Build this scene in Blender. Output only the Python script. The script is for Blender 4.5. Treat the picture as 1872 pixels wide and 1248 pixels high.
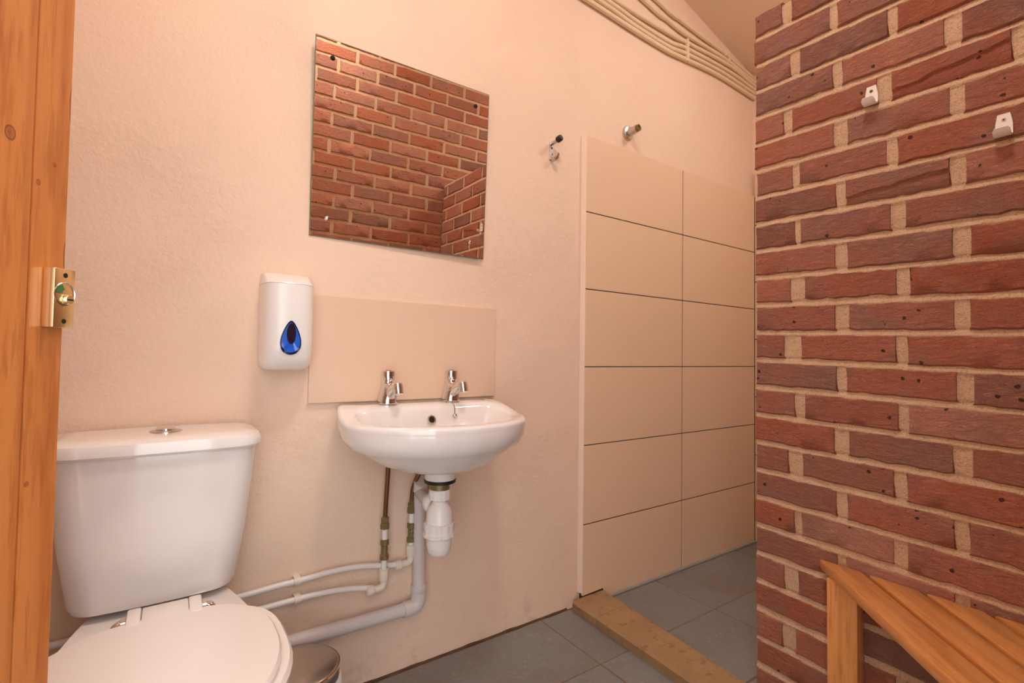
import bpy, bmesh, math, random
from mathutils import Vector, Matrix, noise
random.seed(7)
for o in list(bpy.data.objects): bpy.data.objects.remove(o)
S = bpy.context.scene
COL = S.collection

# ------------------------------------------------------------------ camera
F_PX = 894.8; YAW, PITCH, ROLL = 0.60440, 0.02910, 0.01415
CAM = Vector((-1.295, -1.4054, 0.9434))
fw = Vector((math.sin(YAW)*math.cos(PITCH), math.cos(YAW)*math.cos(PITCH), math.sin(PITCH)))
r0 = Vector((math.cos(YAW), -math.sin(YAW), 0)); u0 = r0.cross(fw)
rt = math.cos(ROLL)*r0+math.sin(ROLL)*u0; up = -math.sin(ROLL)*r0+math.cos(ROLL)*u0
cd = bpy.data.cameras.new('camera'); cam = bpy.data.objects.new('camera', cd); COL.objects.link(cam)
cd.sensor_width = 36; cd.lens = F_PX/1872*36; cd.clip_start = .01; cd.clip_end = 50
cam.matrix_world = Matrix(((rt.x, up.x, -fw.x, CAM.x), (rt.y, up.y, -fw.y, CAM.y), (rt.z, up.z, -fw.z, CAM.z), (0, 0, 0, 1)))
S.camera = cam
def pray(u, v): return fw+rt*((u-936)/F_PX)-up*((v-624)/F_PX)
def onY(u, v, y): d = pray(u, v); return CAM+d*((y-CAM.y)/d.y)
def onX(u, v, x): d = pray(u, v); return CAM+d*((x-CAM.x)/d.x)
def onZ(u, v, z): d = pray(u, v); return CAM+d*((z-CAM.z)/d.z)

# ------------------------------------------------------------------ world, exposure
w = bpy.data.worlds.new('world'); S.world = w; w.use_nodes = True
w.node_tree.nodes['Background'].inputs[0].default_value = (.95, .98, 1.0, 1)
w.node_tree.nodes['Background'].inputs[1].default_value = 1.6
S.view_settings.view_transform = 'Standard'; S.view_settings.look = 'None'
S.view_settings.gamma = 1; S.view_settings.use_curve_mapping = False
S.view_settings.exposure = 1.06
LAMP_STRENGTH = 36.0
LAMP_POS = Vector((-.80, -1.12, 2.93))

# ------------------------------------------------------------------ materials
def srgb(r, g, b):
    f = lambda c: (c/255/12.92) if c/255 <= .04045 else ((c/255+.055)/1.055)**2.4
    return (f(r), f(g), f(b), 1)
class MT:
    def __init__(s, name):
        s.m = bpy.data.materials.new(name); s.m.use_nodes = True
        s.n = s.m.node_tree.nodes; s.l = s.m.node_tree.links
        s.b = s.n['Principled BSDF']
    def node(s, t, **kw):
        nd = s.n.new(t)
        for k, v in kw.items():
            if k in nd.inputs: nd.inputs[k].default_value = v
            else: setattr(nd, k, v)
        return nd
    def link(s, a, b): s.l.new(a, b)
    def coord(s, scale=(1, 1, 1), rnd=False, which='Object'):
        tc = s.node('ShaderNodeTexCoord'); out = tc.outputs[which]
        if rnd:
            oi = s.node('ShaderNodeObjectInfo')
            mu = s.node('ShaderNodeMath', operation='MULTIPLY'); mu.inputs[1].default_value = 57.0
            s.link(oi.outputs['Random'], mu.inputs[0])
            ad = s.node('ShaderNodeVectorMath', operation='ADD'); s.link(out, ad.inputs[0]); s.link(mu.outputs[0], ad.inputs[1]); out = ad.outputs[0]
        mp = s.node('ShaderNodeMapping'); mp.inputs['Scale'].default_value = scale; s.link(out, mp.inputs['Vector'])
        return mp.outputs[0]
    def noise(s, vec, scale, detail=4, rough=.55, dist=0):
        nd = s.node('ShaderNodeTexNoise'); nd.inputs['Scale'].default_value = scale; nd.inputs['Detail'].default_value = detail
        nd.inputs['Roughness'].default_value = rough; nd.inputs['Distortion'].default_value = dist
        s.link(vec, nd.inputs['Vector']); return nd.outputs['Fac']
    def ramp(s, fac, stops):
        nd = s.node('ShaderNodeValToRGB'); e = nd.color_ramp.elements
        while len(e) < len(stops): e.new(.5)
        for el, (p, c) in zip(e, stops): el.position = p; el.color = c if len(c) == 4 else (*c, 1)
        s.link(fac, nd.inputs[0]); return nd.outputs[0]
    def mix(s, fac, a, b, blend='MIX'):
        nd = s.node('ShaderNodeMix', data_type='RGBA', blend_type=blend)
        for sock, v in ((nd.inputs[0], fac), (nd.inputs[6], a), (nd.inputs[7], b)):
            if hasattr(v, 'is_linked'): s.link(v, sock)
            else: sock.default_value = v
        return nd.outputs[2]
    def math(s, op, a, b=0.0, c=None):
        nd = s.node('ShaderNodeMath', operation=op)
        for i, v in enumerate((a, b)+((c,) if c is not None else ())):
            if hasattr(v, 'is_linked'): s.link(v, nd.inputs[i])
            else: nd.inputs[i].default_value = v
        return nd.outputs[0]
    def bump(s, h, strength=.4, dist=.004):
        nd = s.node('ShaderNodeBump'); nd.inputs['Strength'].default_value = strength; nd.inputs['Distance'].default_value = dist
        s.link(h, nd.inputs['Height']); s.link(nd.outputs[0], s.b.inputs['Normal'])
    def set(s, color=None, rough=None, metal=None, **kw):
        if color is not None:
            if hasattr(color, 'is_linked'): s.link(color, s.b.inputs['Base Color'])
            else: s.b.inputs['Base Color'].default_value = color
        if rough is not None:
            if hasattr(rough, 'is_linked'): s.link(rough, s.b.inputs['Roughness'])
            else: s.b.inputs['Roughness'].default_value = rough
        if metal is not None: s.b.inputs['Metallic'].default_value = metal
        for k, v in kw.items(): s.b.inputs[k.replace('_', ' ')].default_value = v
        return s.m
def simple(name, col, rough=.5, metal=0, var=.06, bump=0, bscale=40, **kw):
    t = MT(name); v = t.coord()
    n = t.noise(v, 12, 3)
    dark = tuple(c*(1-var) for c in col[:3])+(1,); lite = tuple(min(1, c*(1+var)) for c in col[:3])+(1,)
    t.set(t.mix(n, dark, lite), rough, metal, **kw)
    if bump: t.bump(t.noise(v, bscale, 5), bump, .003)
    return t.m
MAT = {}
def plaster():
    t = MT('pink_cream_plaster'); v = t.coord()
    a = t.noise(v, 2.2, 4); fine = t.noise(v, 95, 5, .6); mid = t.noise(v, 26, 7, .7)
    patch = t.ramp(t.noise(v, 3.4, 3), [(.45, (0, 0, 0)), (.66, (1, 1, 1))])
    base = t.mix(a, srgb(235, 204, 179), srgb(241, 213, 190))
    # scuffs and grime low on the wall near the floor: stains with their own shape
    sep = t.node('ShaderNodeSeparateXYZ'); t.link(v, sep.inputs[0])
    low = t.ramp(sep.outputs['Z'], [(0, (1, 1, 1)), (.16, (0, 0, 0))])
    st = t.ramp(t.noise(v, 11, 6, .7), [(.55, (0, 0, 0)), (.75, (1, 1, 1))])
    fac = t.math('MULTIPLY', t.math('MULTIPLY', low, st), .45)
    t.set(t.mix(fac, base, srgb(150, 105, 66)), .62, Specular_IOR_Level=.3)
    h = t.math('ADD', t.math('MULTIPLY', fine, .35), t.math('MULTIPLY', t.math('MULTIPLY', mid, t.math('ADD', patch, .35)), 1.0))
    t.bump(h, .72, .007); return t.m
MAT['plaster'] = plaster()
def brick_mat(name, ramp_cols):
    t = MT(name); v = t.coord(rnd=True); vs = t.coord((1, 1, 2.6), rnd=True)
    oi = t.node('ShaderNodeObjectInfo')
    c0 = t.ramp(oi.outputs['Random'], ramp_cols)
    hue = t.noise(v, 9, 3, .6)
    c1 = t.mix(t.ramp(hue, [(.46, (0, 0, 0)), (.66, (.6, .6, .6))]), c0, srgb(176, 134, 116))
    c1 = t.mix(t.math('MULTIPLY', t.ramp(t.noise(v, 5, 3), [(.40, (1, 1, 1)), (.55, (0, 0, 0))]), .45), c1, srgb(204, 120, 86))
    sand = t.noise(v, 260, 3, .7)
    c1 = t.mix(t.ramp(sand, [(.35, (.36, .36, .36)), (.58, (0, 0, 0))]), c1, t.mix(.5, c1, (.05, .03, .025, 1)))
    vo = t.node('ShaderNodeTexVoronoi'); vo.inputs['Scale'].default_value = 34; t.link(v, vo.inputs['Vector'])
    wob = t.math('ADD', vo.outputs['Distance'], t.math('MULTIPLY', t.noise(v, 140, 2), .22))
    vsep = t.node('ShaderNodeSeparateColor'); t.link(vo.outputs['Color'], vsep.inputs[0])
    rare = t.math('GREATER_THAN', vsep.outputs[0], .72)
    spot = t.math('MULTIPLY', t.math('LESS_THAN', wob, .25), rare)
    t.set(t.mix(t.math('MULTIPLY', spot, .85), c1, srgb(52, 44, 42)), .85, Specular_IOR_Level=.25)
    cr = t.node('ShaderNodeTexNoise'); cr.inputs['Scale'].default_value = 42; cr.inputs['Detail'].default_value = 6; cr.inputs['Roughness'].default_value = .68; cr.inputs['Distortion'].default_value = .9
    t.link(vs, cr.inputs['Vector'])
    h = t.math('ADD', t.math('MULTIPLY', cr.outputs['Fac'], 1.0), t.math('MULTIPLY', sand, .25))
    h = t.math('SUBTRACT', h, t.math('MULTIPLY', spot, .3))
    t.bump(h, 1.0, .016); return t.m
MAT['brick'] = brick_mat('brick_mixed_red', [(0, srgb(186, 106, 78)), (.18, srgb(206, 138, 114)), (.36, srgb(172, 126, 110)), (.54, srgb(198, 116, 88)), (.70, srgb(216, 156, 132)), (.85, srgb(158, 108, 92)), (1, srgb(196, 130, 108))])
def mortar():
    t = MT('sandy_mortar'); v = t.coord()
    c = t.mix(t.noise(v, 7, 4), srgb(194, 158, 126), srgb(216, 184, 152))
    c = t.mix(t.ramp(t.noise(v, 300, 2), [(.35, (.35, .35, .35)), (.5, (0, 0, 0))]), c, srgb(130, 96, 70))
    t.set(c, .9, Specular_IOR_Level=.2)
    t.bump(t.math('ADD', t.noise(v, 22, 5, .7), t.math('MULTIPLY', t.noise(v, 260, 3), .35)), .7, .007); return t.m
MAT['mortar'] = mortar()
def floor_tile():
    t = MT('grey_slate_tile'); v = t.coord(rnd=True)
    a = t.noise(v, 6, 6, .65); b = t.noise(v, 60, 5, .7)
    c = t.mix(a, srgb(108, 106, 106), srgb(142, 139, 137))
    c = t.mix(t.ramp(b, [(.56, (0, 0, 0)), (.72, (.6, .6, .6))]), c, srgb(165, 156, 146))
    c = t.mix(t.ramp(t.noise(v, 3, 3), [(.5, (0, 0, 0)), (.7, (.45, .45, .45))]), c, srgb(112, 90, 68))
    t.set(c, t.ramp(a, [(.3, (.38, .38, .38)), (.7, (.55, .55, .55))]), Specular_IOR_Level=.4)
    t.bump(t.math('ADD', a, t.math('MULTIPLY', b, .3)), .25, .004); return t.m
MAT['floor_tile'] = floor_tile()
MAT['grout_floor'] = simple('brown_floor_grout', srgb(126, 98, 72), .9, 0, .2, .4, 90)
MAT['wall_tile'] = simple('beige_satin_wall_tile', srgb(232, 200, 168), .33, 0, .015, .03, 25, Specular_IOR_Level=.4)
MAT['splash_tile'] = simple('pink_beige_satin_tile', srgb(230, 198, 172), .33, 0, .015, .03, 25, Specular_IOR_Level=.4)
MAT['grout_wall'] = simple('dark_wall_grout', srgb(70, 50, 34), .9, 0, .2, .3, 90)
MAT['trim'] = simple('cream_edge_trim', srgb(243, 220, 203), .5, 0, .03, .15, 60)
MAT['ceil'] = simple('cream_ceiling_board', srgb(240, 214, 188), .75, 0, .03, .1, 60)
MAT['cable'] = simple('cream_painted_cable', srgb(232, 206, 172), .5, 0, .05, .15, 60)
MAT['ceramic'] = simple('white_glazed_ceramic', srgb(240, 234, 230), .08, 0, .008, Specular_IOR_Level=.6, Coat_Weight=.4, Coat_Roughness=.04)
MAT['seat'] = simple('white_seat_plastic', srgb(240, 231, 225), .22, 0, .01)
MAT['white_plastic'] = simple('white_abs_plastic', srgb(238, 232, 228), .2, 0, .01)
MAT['pipe'] = simple('white_pvc_pipe', srgb(232, 226, 221), .3, 0, .03)
MAT['fitting'] = simple('cream_push_fitting', srgb(232, 219, 202), .38, 0, .03)
MAT['waste'] = simple('grey_white_waste_pipe', srgb(214, 205, 202), .35, 0, .03)
MAT['chrome'] = simple('polished_chrome', (.72, .71, .70, 1), .06, 1, .02)
MAT['steel'] = simple('brushed_steel', (.62, .58, .54, 1), .28, 1, .05, .05, 200)
MAT['binlid'] = simple('bronzed_steel_lid', (.40, .34, .30, 1), .24, 1, .05, .03, 200)
MAT['brass'] = simple('polished_brass', (.90, .74, .44, 1), .24, 1, .05)
MAT['oldbrass'] = simple('dull_green_brass', srgb(134, 120, 80), .45, .5, .2, .3, 120)
MAT['copper'] = simple('tarnished_copper', srgb(128, 92, 58), .32, .85, .2)
MAT['black'] = simple('black_rubber', srgb(28, 25, 24), .5, 0, .1)
MAT['dark'] = simple('dark_hole', srgb(16, 14, 13), .8, 0, .1)
MAT['green'] = simple('green_indicator_paint', srgb(60, 110, 62), .4, 0, .1)
MAT['red'] = simple('red_indicator_cap', srgb(196, 60, 40), .3, 0, .05)
MAT['blue_cap'] = simple('grey_blue_indicator_cap', srgb(110, 110, 125), .3, 0, .05)
MAT['blue'] = simple('translucent_blue_plastic', srgb(28, 98, 214), .12, 0, .06, Coat_Weight=.6)
MAT['navy'] = simple('navy_plastic_edge', srgb(12, 20, 66), .2, 0, .05)
MAT['smoke'] = simple('dark_smoked_plastic', srgb(22, 20, 40), .1, 0, .05, Coat_Weight=.6)
MAT['white_metal'] = simple('white_painted_metal', srgb(244, 238, 230), .35, 0, .02)
MAT['liner'] = simple('white_bag_film', srgb(228, 228, 230), .35, 0, .05, .5, 60)
MAT['glass_edge'] = simple('green_glass_edge', srgb(112, 120, 96), .2, 0, .1)
MAT['mirror'] = simple('silvered_mirror', (.84, .81, .76, 1), .012, 1, .01)
MAT['sealant'] = simple('brown_dirty_sealant', srgb(92, 60, 38), .9, 0, .3, .5, 80)
def kerb_mat():
    t = MT('worn_tan_kerb'); v = t.coord()
    c = t.mix(t.noise(v, 8, 6, .65), srgb(134, 102, 68), srgb(180, 146, 106))
    c = t.mix(t.ramp(t.noise(v, 26, 6, .75), [(.55, (0, 0, 0)), (.66, (.75, .75, .75))]), c, srgb(112, 78, 46))
    t.set(c, .6); t.bump(t.noise(v, 45, 6, .7), .35, .004); return t.m
MAT['kerb'] = kerb_mat()
def pine(name, c_lo, c_hi, c_dark, rough=.32, knots=(), axis=0, coat=.3):
    """grain runs along local axis 0 (x) or 2 (z)"""
    t = MT(name)
    sc = (1.2, 14, 14) if axis == 0 else (14, 14, 1.2)
    v = t.coord(sc, rnd=True)
    g = t.noise(v, 1.6, 5, .6, 1.4); f = t.noise(v, 9, 4, .6, .3)
    wv = t.node('ShaderNodeTexWave', wave_type='BANDS', bands_direction='Y' if axis == 0 else 'X')
    wv.inputs['Scale'].default_value = .55; wv.inputs['Distortion'].default_value = 5; wv.inputs['Detail'].default_value = 2; wv.inputs['Detail Scale'].default_value = .8
    t.link(v, wv.inputs['Vector'])
    c = t.mix(g, c_lo, c_hi)
    c = t.mix(t.math('MULTIPLY', t.ramp(wv.outputs['Fac'], [(.0, (1, 1, 1)), (.3, (0, 0, 0))]), .28), c, c_dark)
    c = t.mix(t.math('MULTIPLY', t.ramp(f, [(.5, (0, 0, 0)), (.64, (1, 1, 1))]), .42), c, c_dark)
    tc = t.node('ShaderNodeTexCoord')
    for (kx, ky, kz, kr, asp) in knots:
        sb = t.node('ShaderNodeVectorMath', operation='SUBTRACT'); t.link(tc.outputs['Object'], sb.inputs[0]); sb.inputs[1].default_value = (kx, ky, kz)
        ml = t.node('ShaderNodeVectorMath', operation='MULTIPLY'); t.link(sb.outputs[0], ml.inputs[0]); ml.inputs[1].default_value = (1/kr, 0, asp/kr)
        ln = t.node('ShaderNodeVectorMath', operation='LENGTH'); t.link(ml.outputs[0], ln.inputs[0])
        ring = t.ramp(ln.outputs['Value'], [(0, (.6, .6, .6)), (.6, (.35, .35, .35)), (.82, (.8, .8, .8)), (1, (0, 0, 0))])
        c = t.mix(ring, c, srgb(98, 44, 16))
    t.set(c, rough, Coat_Weight=coat, Coat_Roughness=.15); t.bump(f, .08, .002); return t
MAT['bench'] = pine('orange_varnished_pine', srgb(222, 148, 78), srgb(238, 174, 106), srgb(178, 104, 46)).m

# ------------------------------------------------------------------ mesh helpers
OFF = {}
def link(name, me, mat, parent, loc=None, smooth=35):
    me.materials.append(MAT[mat] if isinstance(mat, str) else mat)
    if smooth:
        me.polygons.foreach_set('use_smooth', [True]*len(me.polygons)); me.set_sharp_from_angle(angle=math.radians(smooth))
    o = bpy.data.objects.new(name, me); COL.objects.link(o)
    if parent is not None: o.parent = parent
    return o
def make(name, vf, mat, parent=None, loc=None, smooth=35, local=False):
    """vf in world coordinates (or in the parent's local ones when local)"""
    vs, fs = vf
    off = Vector((0, 0, 0))
    if not local:
        if parent is not None: off = OFF.get(parent.name, Vector((0, 0, 0)))
        elif loc is not None: off = Vector(loc)
    me = bpy.data.meshes.new(name)
    me.from_pydata([tuple(Vector(v)-off) for v in vs], [], fs); me.validate(); me.update()
    bm = bmesh.new(); bm.from_mesh(me); bmesh.ops.recalc_face_normals(bm, faces=bm.faces); bm.to_mesh(me); bm.free()
    o = link(name, me, mat, parent, smooth=smooth)
    if parent is None and loc is not None: o.location = loc
    OFF[o.name] = off
    return o
def tag(o, label=None, cat=None, group=None, kind=None):
    for k, v in (('label', label), ('category', cat), ('group', group), ('kind', kind)):
        if v: o[k] = v
    return o
def thing(name, label, cat, loc, rot=None, group=None, kind=None):
    o = bpy.data.objects.new(name, None); COL.objects.link(o); o.location = loc; o.empty_display_size = .05
    if rot is not None: o.rotation_euler = rot
    OFF[o.name] = Vector(loc)
    return tag(o, label, cat, group, kind)
def join(*parts):
    V, Fc = [], []
    for vs, fs in parts:
        n = len(V); V += [tuple(v) for v in vs]; Fc += [tuple(i+n for i in f) for f in fs]
    return V, Fc
def xf(vf, m): return [tuple(m @ Vector(v)) for v in vf[0]], vf[1]
def box(x0, x1, y0, y1, z0, z1, bev=0, seg=2):
    bm = bmesh.new()
    bmesh.ops.create_cube(bm, size=1)
    for v in bm.verts:
        v.co = Vector(((x0+x1)/2+v.co.x*(x1-x0), (y0+y1)/2+v.co.y*(y1-y0), (z0+z1)/2+v.co.z*(z1-z0)))
    if bev: bmesh.ops.bevel(bm, geom=list(bm.edges), offset=bev, segments=seg, profile=.5, affect='EDGES')
    bm.verts.index_update()
    r = [tuple(v.co) for v in bm.verts], [tuple(v.index for v in f.verts) for f in bm.faces]; bm.free(); return r
def loft(rings, cap0=True, cap1=True):
    n = len(rings[0]); V = [tuple(p) for r in rings for p in r]; Fc = []
    for i in range(len(rings)-1):
        for j in range(n):
            a = i*n+j; b = i*n+(j+1) % n; Fc.append((a, b, b+n, a+n))
    if cap0: Fc.append(tuple(range(n-1, -1, -1)))
    if cap1: Fc.append(tuple(range((len(rings)-1)*n, len(rings)*n)))
    return V, Fc
def lathe(prof, c=(0, 0, 0), n=28, m=None, ends=True):
    rings = [[(c[0]+r*math.cos(2*math.pi*j/n), c[1]+r*math.sin(2*math.pi*j/n), c[2]+z) for j in range(n)] for r, z in prof]
    vf = loft(rings, ends, ends)
    return xf(vf, m) if m else vf
def frame(p, d, spin=0):
    """matrix whose local z points along d, at p"""
    d = Vector(d).normalized(); q = d.to_track_quat('Z', 'Y')
    return Matrix.Translation(Vector(p)) @ q.to_matrix().to_4x4() @ Matrix.Rotation(spin, 4, 'Z')
def catmull(pts, k=6):
    P = [Vector(p) for p in pts]; out = []
    for i in range(len(P)-1):
        a = P[i-1] if i else P[0]*2-P[1]; b, c = P[i], P[i+1]; d = P[i+2] if i+2 < len(P) else P[-1]*2-P[-2]
        for j in range(k):
            t = j/k
            out.append(.5*((2*b)+(c-a)*t+(2*a-5*b+4*c-d)*t*t+(3*b-a-3*c+d)*t**3))
    return out+[P[-1]]
def tube(pts, r, n=12, smooth=0):
    P = catmull(pts, smooth) if smooth else [Vector(p) for p in pts]
    rings = []; nrm = None
    for i, p in enumerate(P):
        t = (P[min(i+1, len(P)-1)]-P[max(i-1, 0)]).normalized()
        if nrm is None: nrm = t.orthogonal().normalized()
        else: nrm = (nrm-t*nrm.dot(t)).normalized()
        b = t.cross(nrm); rr = r(i/(len(P)-1)) if callable(r) else r
        rings.append([p+nrm*rr*math.cos(2*math.pi*j/n)+b*rr*math.sin(2*math.pi*j/n) for j in range(n)])
    return loft(rings)
def cyl(p, d, r, h, n=20, bev=0):
    prof = [(r, 0), (r, h)] if not bev else [(r-bev, 0), (r, bev), (r, h-bev), (r-bev, h)]
    return lathe(prof, n=n, m=frame(p, d))
def prism(poly, d):
    """polygon of 3-D points extruded by vector d"""
    n = len(poly); d = Vector(d); P = [Vector(p) for p in poly]
    return [tuple(p) for p in P]+[tuple(p+d) for p in P], [tuple(range(n-1, -1, -1)), tuple(range(n, 2*n))]+[(i, (i+1) % n, n+(i+1) % n, n+i) for i in range(n)]

# ------------------------------------------------------------------ room shell
XL, XR, YF = -1.95, 1.225, -1.50          # left wall, shower end wall, front brick wall
PX, PY = .0306, -.672                      # partition face and its free end
def ceil_z(x): return 2.458+.272*(1.234-x)
wb = make('wall_back', prism([(XL-.1, 0, -.06), (XR+.1, 0, -.06), (XR+.1, 0, ceil_z(XR+.1)+.02), (XL-.1, 0, ceil_z(XL-.1)+.02)], (0, .1, 0)), 'plaster', loc=(0, 0, 0), smooth=0)
tag(wb, 'pink cream rough plaster wall behind toilet, basin and mirror', None, kind='structure')
ws = make('wall_shower', prism([(XR, .1, -.06), (XR, YF-.1, -.06), (XR, YF-.1, ceil_z(XR)+.05), (XR, .1, ceil_z(XR)+.05)], (.1, 0, 0)), 'plaster', loc=(0, 0, 0), smooth=0)
tag(ws, 'end wall of the shower behind the brick partition', None, kind='structure')
wl = make('wall_left', prism([(XL, .1, -.06), (XL, YF-.1, -.06), (XL, YF-.1, ceil_z(XL)+.05), (XL, .1, ceil_z(XL)+.05)], (-.1, 0, 0)), 'plaster', loc=(0, 0, 0), smooth=0)
tag(wl, 'plaster side wall hidden behind the open pine door', None, kind='structure')
cl = make('ceiling', prism([(XL-.1, YF-.12, ceil_z(XL-.1)), (XR+.1, YF-.12, ceil_z(XR+.1)), (XR+.1, .1, ceil_z(XR+.1)), (XL-.1, .1, ceil_z(XL-.1))], (0, 0, .08)), 'ceil', loc=(0, 0, 0), smooth=0)
tag(cl, 'sloping cream ceiling above the shower', None, kind='structure')

# ---- floor of 60 x 30 cm slate tiles
fl = make('floor', box(XL-.1, XR+.1, YF-.9, .05, -.08, -.002), 'grout_floor', loc=(0, 0, 0), smooth=0)
tag(fl, 'floor of grey slate tiles with brown grout', None, kind='structure')
def tile_mesh(lx, ly, t=.01, bev=.0015):
    vf = box(0, lx, 0, ly, -t, 0, bev, 1); me = bpy.data.meshes.new('tile'); me.from_pydata(vf[0], [], vf[1]); me.update(); me.materials.append(MAT['floor_tile']); return me
_ft = tile_mesh(.5945, .2945)
def floor_tiles():
    xs = [-.187+.6*i for i in range(-4, 4)]; ys = [-.3056-.3*j for j in range(-2, 7)]
    for x in xs:
        for y in ys:
            x0, x1, y0, y1 = max(x+.00275, XL), min(x+.59725, XR), max(y+.00275, YF-.7), min(y+.29725, -.004)
            if x1-x0 < .02 or y1-y0 < .015: continue
            me = _ft if abs(x1-x0-.5945) < 1e-4 and abs(y1-y0-.2945) < 1e-4 else tile_mesh(x1-x0, y1-y0)
            o = bpy.data.objects.new('floor_tile', me); COL.objects.link(o); o.parent = fl
            o.location = (x0, y0, random.uniform(-.0006, .0006)); 
floor_tiles()
def dirty_bead():
    pts = []; V = []; Fc = []; n = 90; x0, x1 = -1.2, -.06
    for i in range(n+1):
        x = x0+(x1-x0)*i/n; a = .004+.008*max(0, noise.noise(Vector((x*12, 3, 0)))); b = .001+.006*max(0, noise.noise(Vector((x*14, 8, 0))))
        V += [(x, .002, -.002), (x, -a, .0012), (x, -.0022, .002+b*.3), (x, -.0012, .003+b), (x, .002, .003+b)]
    for i in range(n):
        for j in range(4): q = i*5+j; Fc.append((q, q+1, q+6, q+5))
    o = make('floor_sealant', (V, Fc), 'sealant', fl, smooth=0)
dirty_bead()

# ---- shower wall tiles (60 x 30 cm, stacked) on a backing board proud of the plaster
TY = -.02
make('tile_backing', box(.004, XR, -.0188, .01, .006, 1.80), 'grout_wall', wb, smooth=0)
tm = None
for i in range(2):
    for j in range(6):
        x0, z0 = .6*i+.0021, 1.805-.3*(j+1)+.0019
        if i == 0 and j == 5:      # corner notched over the kerb
            vf = prism([(x0, -.012, z0+.033), (x0+.108, -.012, z0+.036), (x0+.122, -.012, z0), (.5979, -.012, z0), (.5979, -.012, z0+.2962), (x0, -.012, z0+.2962)], (0, TY+.012, 0))
        else: vf = box(x0, .6*i+.5979 if i == 0 else 1.2035, TY, -.012, z0, z0+.2962, .0006, 1)
        make('wall_tile', vf, 'wall_tile', wb, smooth=0)
def trim_strip():
    V, Fc = [], []; n = 40
    for i in range(n+1):
        z = .05+1.757*i/n; j = .0012*noise.noise(Vector((z*7, 1, 2)))
        V += [(-.0075+j, .002, z), (-.0055+j, -.010, z), (-.001, TY-.0005, z), (.0018, TY-.0003, z), (.0018, .002, z)]
    for i in range(n):
        for k in range(4): q = i*5+k; Fc.append((q, q+1, q+6, q+5))
    Fc += [(0, 1, 2, 3, 4), tuple(5*n+k for k in (4, 3, 2, 1, 0))]
    make('edge_trim', (V, Fc), 'trim', wb, smooth=40)
trim_strip()
make('silicone_bead', tube([(.10, TY-.004, .0035), (1.2, TY-.004, .0035)], .0065, 8), simple('grey_silicone', srgb(150, 146, 138), .4, 0, .1), wb)
# end wall tiles of the shower
make('tile_backing', box(XR-.006, XR+.01, -1.45, TY-.001, .006, 1.94), 'grout_wall', ws, smooth=0)
for j in range(7):
    for k in range(3):
        y1 = -.0215-.6*k; y0 = max(y1-.5975, -1.49); z1 = 1.945-.3*j; z0 = max(z1-.2962, .004)
        make('wall_tile', box(XR-.0195, XR-.005, y0, y1, z0, z1, .001, 1), 'wall_tile', ws, smooth=0)

# ---- bricks
SL = .0321
def brick_mesh(L, h0, h1, T, sl=0.0, flake=None, two_sided=True):
    """local x along the course, y into the wall (face at y=0), z up; rough outline"""
    nx = max(4, int(L/.018)) if not flake else 16
    V, Fc = [], []
    r = random.random()*100
    def J(a, b): return .0042*noise.noise(Vector((a*31+r, b*19, r)))+.0026*noise.noise(Vector((a*90, r, b*60)))
    if flake: rows = 6
    else: rows = 4
    def sec(i):
        t = i/nx; x = t*L
        ex = J(0, 1) if i == 0 else (J(1, 2) if i == nx else 0)
        zb, zt = h0+J(t*L*2.2, 3), h1+J(t*L*2.2, 9)
        xb = x+ex
        c = .0035; inset = .0045
        fx = c if i == 0 else (-c if i == nx else 0)
        pts = []
        pts.append((xb, T, zb)); pts.append((xb, inset, zb))
        yo = .0012*noise.noise(Vector((t*6+r, 5, r)))
        if flake:
            zw = h0+(h1-h0)*(flake[0]+flake[1]*t+.13*noise.noise(Vector((t*5.5+r, 1, 1))))
            zw = min(max(zw, zb+.009), zt-.008)
            pts += [(xb+fx, yo+.0015, zb+c), (xb+fx, yo+.0015, zw-.0015), (xb+fx, yo-.0035, zw+.0025), (xb+fx, yo-.003, zt-c)]
        else:
            pts += [(xb+fx, yo, zb+c), (xb+fx, yo+.0006*noise.noise(Vector((t*9, r, 2))), (zb+zt)/2), (xb+fx, yo, zt-c)]
        pts.append((xb, inset, zt)); pts.append((xb, T, zt))
        return [(a, b, z-sl*a) for a, b, z in pts]
    rings = [sec(i) for i in range(nx+1)]
    V, Fc = loft(rings)
    me = bpy.data.meshes.new('brick'); me.from_pydata(V, [], Fc); me.update()
    bm = bmesh.new(); bm.from_mesh(me); bmesh.ops.recalc_face_normals(bm, faces=bm.faces); bm.to_mesh(me); bm.free()
    me.materials.append(MAT['brick'])
    me.polygons.foreach_set('use_smooth', [True]*len(me.polygons)); me.set_sharp_from_angle(angle=math.radians(50))
    return me
TH = .1025
PB = YF                      # partition runs back to the front wall
def mortar_sheet():
    # weathered joints: each bed joint slopes out towards its lower edge
    ny, nz = 110, 560; V, Fc = [], []; y0, y1, z0, z1 = PY-.003, PB, 0.0, 1.9005
    for i in range(nz+1):
        z = z0+(z1-z0)*i/nz
        for j in range(ny+1):
            y = y0+(y1-y0)*j/ny
            k = (1.9152+SL*(y+.75)-z)/.075; f = k-round(k); t = .5-f*.075/.0128   # 0 lower edge .. 1 upper edge
            d = .0042
            if -.2 < t < 1.2: d = .0012+.0055*min(1, max(0, t))
            d += .0013*noise.noise(Vector((y*28, z*28, 1)))+.0009*noise.noise(Vector((y*85, z*85, 4)))
            V.append((PX+max(.0002, d), y, z))
    for i in range(nz):
        for j in range(ny): q = i*(ny+1)+j; Fc.append((q, q+1, q+ny+2, q+ny+1))
    return V, Fc
wp = make('wall_partition', join(box(PX+.009, PX+TH-.0055, PB, PY-.004, -.05, 1.9), mortar_sheet()), 'mortar', loc=(0, 0, 0), smooth=60)
tag(wp, 'free-standing red brick partition with sandy mortar, screening the shower', None, kind='structure')
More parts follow.
